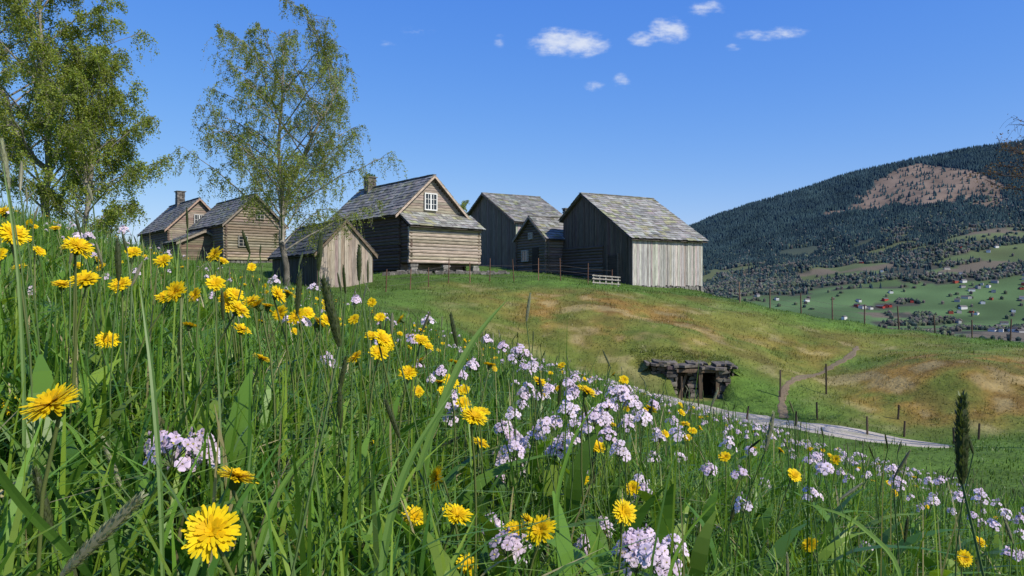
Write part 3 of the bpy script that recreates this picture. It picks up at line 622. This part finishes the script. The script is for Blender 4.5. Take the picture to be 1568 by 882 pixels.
tcol=gcol(tx_.ravel(),ty_.ravel())
mk('turf_mat',np.stack([tx_.ravel(),ty_.ravel(),tz_],1),np.stack([i,i+1,i+1+K1,i+K1],1),M_ground,tcol,True,e)
b=Buf();n=2600;iu=rng.integers(0,len(tz_),n);x=tx_.ravel()[iu]+rng.uniform(-.08,.08,n);y=ty_.ravel()[iu]+rng.uniform(-.07,.07,n)
blades(b,x,y,tz_[iu]-.02,rng.uniform(.05,.17,n),rng.uniform(.015,.03,n),rng.uniform(0,6.28,n),rng.uniform(.2,1.,n),tcol[iu]*rng.uniform(.7,1.6,(n,1)),S=2);b.build('turf_cover',M_grass,False,e)
DB=G([.105,.076,.052])
b=Buf();box(b,7.16,7.3,28.32,28.44,-4.35,-3.08,DB*1.1,.015);box(b,7.82,7.94,28.3,28.42,-4.35,-3.1,DB*1.1,.015);box(b,6.3,8.0,28.26,28.32,-3.24,-3.1,DB*1.2,.02);box(b,6.36,6.84,28.75,28.8,-4.3,-3.1,DB*.6,.02)
V=G([(6.38,28.5,-4.3),(6.48,28.5,-4.3),(6.38,28.58,-4.3),(6.48,28.58,-4.3),(6.75,28.6,-3.15),(6.85,28.6,-3.15),(6.75,28.68,-3.15),(6.85,28.68,-3.15)]);b.add(V,BF,DB*1.3)
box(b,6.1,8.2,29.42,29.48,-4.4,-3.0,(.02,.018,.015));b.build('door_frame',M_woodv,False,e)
# ------------------------------------------------------------------ fences, gate
def fence(name,pts,step,h,c,r=.03,wires=3,wc=(.12,.1,.09)):
    e=bpy.data.objects.new(name,None);sc.collection.objects.link(e)
    pts=np.array(pts,float);s=np.r_[0,np.cumsum(np.linalg.norm(np.diff(pts,axis=0),axis=1))];t=np.arange(0,s[-1],step)
    x=np.interp(t,s,pts[:,0])+rng.normal(0,.05,len(t));y=np.interp(t,s,pts[:,1]);z=hz(x,y);b=Buf();tops=[]
    for X_,Y_,Z_ in zip(x,y,z):
        hh=h*rng.uniform(.85,1.15);l=rng.normal(0,.05,2);P=[(X_,Y_,Z_-.2),(X_+l[0],Y_+l[1],Z_+hh)];tube(b,P,[r,r*.85],G(c)*rng.uniform(.7,1.3),6);tops.append(((X_+l[0],Y_+l[1]),Z_,hh))
    b.build('posts',M_woodv,False,e);b=Buf()
    for k_ in range(wires):
        f=.3+.62*k_/max(wires-1,1);tube(b,[(q[0][0],q[0][1],q[1]+h*.85*f) for q in tops],.007,wc,3)
    b.build('wires',M_slate,False,e)
fence('wire_fence',[(13.,42.4),(15.8,42.2),(19.7,41.2),(22.3,40.2),(26.3,37.4),(31,34)],1.7,1.15,(.13,.085,.06),.042)
fence('wire_fence',[(-6,35.5),(-4,38.5),(-1,41.5),(3,42.8),(7,43.6)],1.5,1.15,(.17,.09,.06),.03)
b=Buf()
for X_,Y_,h_ in((6.2,27.0,.9),(9.9,27.3,1.),(11.9,28.,1.15),(13.3,25.5,.5),(10.4,25.2,.6),(7.9,25.,.5),(11.2,23.3,.6),(12.4,23.4,.5),(14.5,23.,.5),(3.2,25.8,.7),(9.2,24,.5),(6.4,25.3,.6),(13.4,22.4,.5)):
    g=h1(X_,Y_);tube(b,[(X_,Y_,g-.2),(X_+rng.normal(0,.04),Y_,g+h_)],[.035,.03],DB*rng.uniform(.6,1.3),6)
b.build('marker_posts',M_woodv)
e=bpy.data.objects.new('wooden_gate',None);sc.collection.objects.link(e);b=Buf()
gx0,gy0=4.75,43.3;g=h1(gx0,gy0)-.02
for i in range(5):
    xx=gx0+i*.36;box(b,xx,xx+.07,gy0,gy0+.05,g-.1,g+.62-.04*i,G([.42,.38,.32]),.01)
for q in(.15,.38,.56):slant(b,gx0-.05,g+q+.04,gx0+1.6,g+q-.08,gy0-.04,gy0-.005,.07,G([.45,.4,.34]))
b.build('rails',M_woodv,False,e)
b=Buf()
for i in range(80):
    u=rng.random();X_=-7.2+u*6.8+rng.normal(0,.25);Y_=43.6+u*3.2+rng.normal(0,.25);g=h1(X_,Y_);s=rng.uniform(.08,.24)
    box(b,X_-s,X_+s,Y_-s*.8,Y_+s*.8,g-.1,g+s*.9,G([.2,.185,.165])*rng.uniform(.6,1.3),s*.25)
b.build('stone_rubble',M_stone)
# ------------------------------------------------------------------ distant forest and village
HAZE_TINT=G([.015,.028,.048])  # aerial haze painted into the tree colours, stronger with distance
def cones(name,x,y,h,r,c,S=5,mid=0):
    n=len(x);z=hz(x,y);a=rng.random(n)*6;c=c+HAZE_TINT*(y/3500)[:,None]
    an=a[:,None]+np.arange(S)[None]*2*math.pi/S;rj=r[:,None]*rng.uniform(.75,1.25,(n,S))
    if mid==0:
        V=np.empty((n,S+1,3));V[:,:S,0]=x[:,None]+np.cos(an)*rj;V[:,:S,1]=y[:,None]+np.sin(an)*rj;V[:,:S,2]=(z-1)[:,None];V[:,S,0]=x;V[:,S,1]=y;V[:,S,2]=z+h
        b=np.arange(n)[:,None]*(S+1);k=np.arange(S)[None];F=np.stack([b+k,b+(k+1)%S,b+S+0*k],-1).reshape(-1,3)
        C=np.repeat(c,S+1,axis=0)
    else:
        V=np.empty((n,2*S+1,3))
        for q,(hf,rf) in enumerate(((.15,.8),(.6,1.))):
            V[:,q*S:(q+1)*S,0]=x[:,None]+np.cos(an)*rj*rf;V[:,q*S:(q+1)*S,1]=y[:,None]+np.sin(an)*rj*rf;V[:,q*S:(q+1)*S,2]=(z+h*hf)[:,None]-(1-q)*3
        V[:,2*S,0]=x;V[:,2*S,1]=y;V[:,2*S,2]=z+h
        b=np.arange(n)[:,None]*(2*S+1);k=np.arange(S)[None];k2=(k+1)%S
        F=np.concatenate([np.stack([b+k,b+k2,b+S+k2],-1).reshape(-1,3),np.stack([b+k,b+S+k2,b+S+k],-1).reshape(-1,3),np.stack([b+S+k,b+S+k2,b+2*S+0*k],-1).reshape(-1,3)])
        C=np.repeat(c,2*S+1,axis=0)
    mk(name,V.reshape(-1,3),F,M_far,C,False)
n=90000;y=rng.uniform(2300,4150,n);x=rng.uniform(.15,.85,n)*y
t=(y-1900)/2100;keep=((clearcut(x,y)<.5)|(rng.random(n)<.07))&(rng.random(n)<sst(.30,.62,t+(fbm(x/200,y/200,99,3)-.5)*.35)*.85+.06)&(fieldmask(x,y)<.5)
keep&=rng.random(n)<.35+1.1*fbm(x/90,y/90,61,3)
x,y=x[keep],y[keep];n=len(x)
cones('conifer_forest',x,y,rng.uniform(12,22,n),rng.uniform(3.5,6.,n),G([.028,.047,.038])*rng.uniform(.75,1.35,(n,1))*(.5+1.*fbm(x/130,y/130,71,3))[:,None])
n=46000;y=rng.uniform(1000,3300,n);x=rng.uniform(.12,.85,n)*y;tt=(y-1900)/2100;keep=(fieldmask(x,y)<.5)&(rng.random(n)<1.15-sst(.35,.68,tt))|(rng.random(n)<.015)
keep&=fbm(x/120,y/80,83,3)>.37
x,y=x[keep],y[keep];n=len(x)
cc=np.where((rng.random(n)<.25)[:,None],G([.03,.045,.03]),np.where((rng.random(n)<.5)[:,None],G([.085,.10,.045]),G([.105,.09,.065])))*rng.uniform(.7,1.3,(n,1))
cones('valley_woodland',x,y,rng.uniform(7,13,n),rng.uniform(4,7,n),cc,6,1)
vb,rb=Buf(),Buf()
y=np.r_[rng.uniform(1600,2420,70),rng.uniform(2100,2200,10),rng.uniform(1900,3000,26)]
bx_=np.r_[rng.uniform(.60,.76,70),rng.uniform(.465,.545,10),rng.uniform(.30,.72,26)];kind=np.r_[np.zeros(70),np.ones(10),np.zeros(26)]
x=bx_*y;z=hz(x,y)
for X_,Y_,Z_,K_ in zip(x,y,z,kind):
    w,l,h=rng.uniform(4,6),rng.uniform(6,10),rng.uniform(4,7);a=rng.random()*3;col=[(.62,.61,.58),(.62,.61,.58),(.5,.46,.38),(.3,.06,.04),(.3,.3,.3)][rng.integers(0,5)]
    if K_: col=(.33,.05,.04) if rng.random()<.65 else (.6,.59,.56);l*=1.3
    R2=G([[math.cos(a),-math.sin(a),0],[math.sin(a),math.cos(a),0],[0,0,1]])
    V=G([[x_,y_,z_] for x_ in(-l,l) for y_ in(-w,w) for z_ in(-2.,h)],float)@R2.T+G([X_,Y_,Z_]);vb.add(V,BF,col)
    V=G([[-l-.4,-w-.5,h],[l+.4,-w-.5,h],[l+.4,0,h+w*.75],[-l-.4,0,h+w*.75],[-l-.4,w+.5,h],[l+.4,w+.5,h]])@R2.T+G([X_,Y_,Z_+.05])
    rb.add(V,[[0,1,2,3],[3,2,5,4]],G([.10,.09,.085])*rng.uniform(.6,1.6))
e=bpy.data.objects.new('village_houses',None);sc.collection.objects.link(e);vb.build('walls',M_paint,False,e);rb.build('roofs',M_paint,False,e)
# ------------------------------------------------------------------ sky, sun, camera
sd=Vector((.8,-.6,0)).normalized();el=math.radians(43);sdir=Vector((sd.x*math.cos(el),sd.y*math.cos(el),math.sin(el)))
w=bpy.data.worlds.new("World");sc.world=w;w.use_nodes=True;nt=w.node_tree;nt.nodes.clear();N=nt.nodes.new;L=nt.links.new
sk=N('ShaderNodeTexSky');sk.sky_type='NISHITA';sk.sun_disc=False;sk.sun_elevation=el;sk.sun_rotation=math.atan2(sd.x,sd.y);sk.air_density=1.;sk.dust_density=.3;sk.ozone_density=3.
hs=N('ShaderNodeHueSaturation');hs.inputs['Saturation'].default_value=1.25;L(sk.outputs[0],hs.inputs['Color'])
def math_(op,a,b=None):
    m=N('ShaderNodeMath');m.operation=op
    for i,v in enumerate((a,b)):
        if v is None:continue
        if isinstance(v,(int,float)):m.inputs[i].default_value=v
        else:L(v,m.inputs[i])
    return m.outputs[0]
# spring-day colour response of the clear sky, per channel
sr=N('ShaderNodeSeparateColor');L(hs.outputs[0],sr.inputs[0]);cr=N('ShaderNodeCombineColor')
for ch,(a_,p_) in enumerate(((9.8,.87),(9.2,.72),(10.2,.27))):
    L(math_('MULTIPLY',math_('POWER',math_('MAXIMUM',math_('MULTIPLY',sr.outputs[ch],.1),1e-4),p_),a_),cr.inputs[ch])
tc=N('ShaderNodeTexCoord');sp=N('ShaderNodeSeparateXYZ');L(tc.outputs['Generated'],sp.inputs[0])
yy=math_('MAXIMUM',sp.outputs[1],.05);cb=N('ShaderNodeCombineXYZ');L(math_('DIVIDE',sp.outputs[0],yy),cb.inputs[0]);L(math_('DIVIDE',sp.outputs[2],yy),cb.inputs[1])
nz=N('ShaderNodeTexNoise');nz.inputs['Scale'].default_value=75;nz.inputs['Detail'].default_value=8;nz.inputs['Roughness'].default_value=.58
mp=N('ShaderNodeMapping');mp.inputs['Scale'].default_value=(.6,1.2,1);L(cb.outputs[0],mp.inputs[0]);L(mp.outputs[0],nz.inputs['Vector'])
acc=None
for u,v,ru,rv,sg in((.062,.332,.034,.014,1.),(.09,.33,.036,.013,1.),(.213,.349,.024,.013,.95),(.178,.337,.02,.008,.8),(.262,.379,.026,.009,.6),(.34,.342,.04,.007,.6),(.37,.346,.03,.007,.6),(-.017,.334,.009,.008,.5),(.111,.273,.015,.006,.6),(.148,.279,.012,.009,.65),(-.556,.31,.022,.010,.7),(-.127,.348,.03,.007,.35),(.30,.325,.012,.005,.5),(-.17,.33,.02,.006,.3)):
    s=N('ShaderNodeVectorMath');s.operation='SUBTRACT';L(cb.outputs[0],s.inputs[0]);s.inputs[1].default_value=(u,v,0)
    d=N('ShaderNodeVectorMath');d.operation='DIVIDE';L(s.outputs[0],d.inputs[0]);d.inputs[1].default_value=(ru*1.6,rv*1.9,1)
    l=N('ShaderNodeVectorMath');l.operation='LENGTH';L(d.outputs[0],l.inputs[0])
    m=math_('MULTIPLY',math_('MAXIMUM',math_('SUBTRACT',1.,l.outputs['Value']),0.),sg);acc=m if acc is None else math_('MAXIMUM',acc,m)
gate=N('ShaderNodeMapRange');gate.interpolation_type='SMOOTHSTEP';gate.inputs['From Max'].default_value=.35;L(acc,gate.inputs['Value'])
dens=math_('MULTIPLY',math_('ADD',acc,math_('MULTIPLY',math_('SUBTRACT',nz.outputs['Fac'],.5),1.6)),gate.outputs[0])
mr=N('ShaderNodeMapRange');mr.interpolation_type='SMOOTHSTEP';mr.inputs['From Min'].default_value=.08;mr.inputs['From Max'].default_value=1.05;mr.inputs['To Max'].default_value=.85;L(dens,mr.inputs['Value'])
mx=N('ShaderNodeMix');mx.data_type='RGBA';L(mr.outputs[0],mx.inputs[0]);L(cr.outputs[0],mx.inputs[6]);mx.inputs[7].default_value=(7.8,8.3,9.3,1)
bg=N('ShaderNodeBackground');bg.inputs['Strength'].default_value=.1;L(mx.outputs[2],bg.inputs['Color']);wo=N('ShaderNodeOutputWorld');L(bg.outputs[0],wo.inputs[0])
sl=bpy.data.lights.new('sun','SUN');sl.energy=5.;sl.angle=math.radians(.5);sl.color=(1,.93,.80);so=bpy.data.objects.new('sun',sl);sc.collection.objects.link(so);so.rotation_euler=(-sdir).to_track_quat('-Z','Y').to_euler()
cam=bpy.data.cameras.new('camera');cam.lens=26;cam.sensor_width=36;cam.clip_start=.05;cam.clip_end=20000;co=bpy.data.objects.new('camera',cam);sc.collection.objects.link(co);co.location=(0,0,0);co.rotation_euler=(math.radians(90),0,0);sc.camera=co
sc.view_settings.view_transform='Standard';sc.view_settings.look='None';sc.view_settings.exposure=0
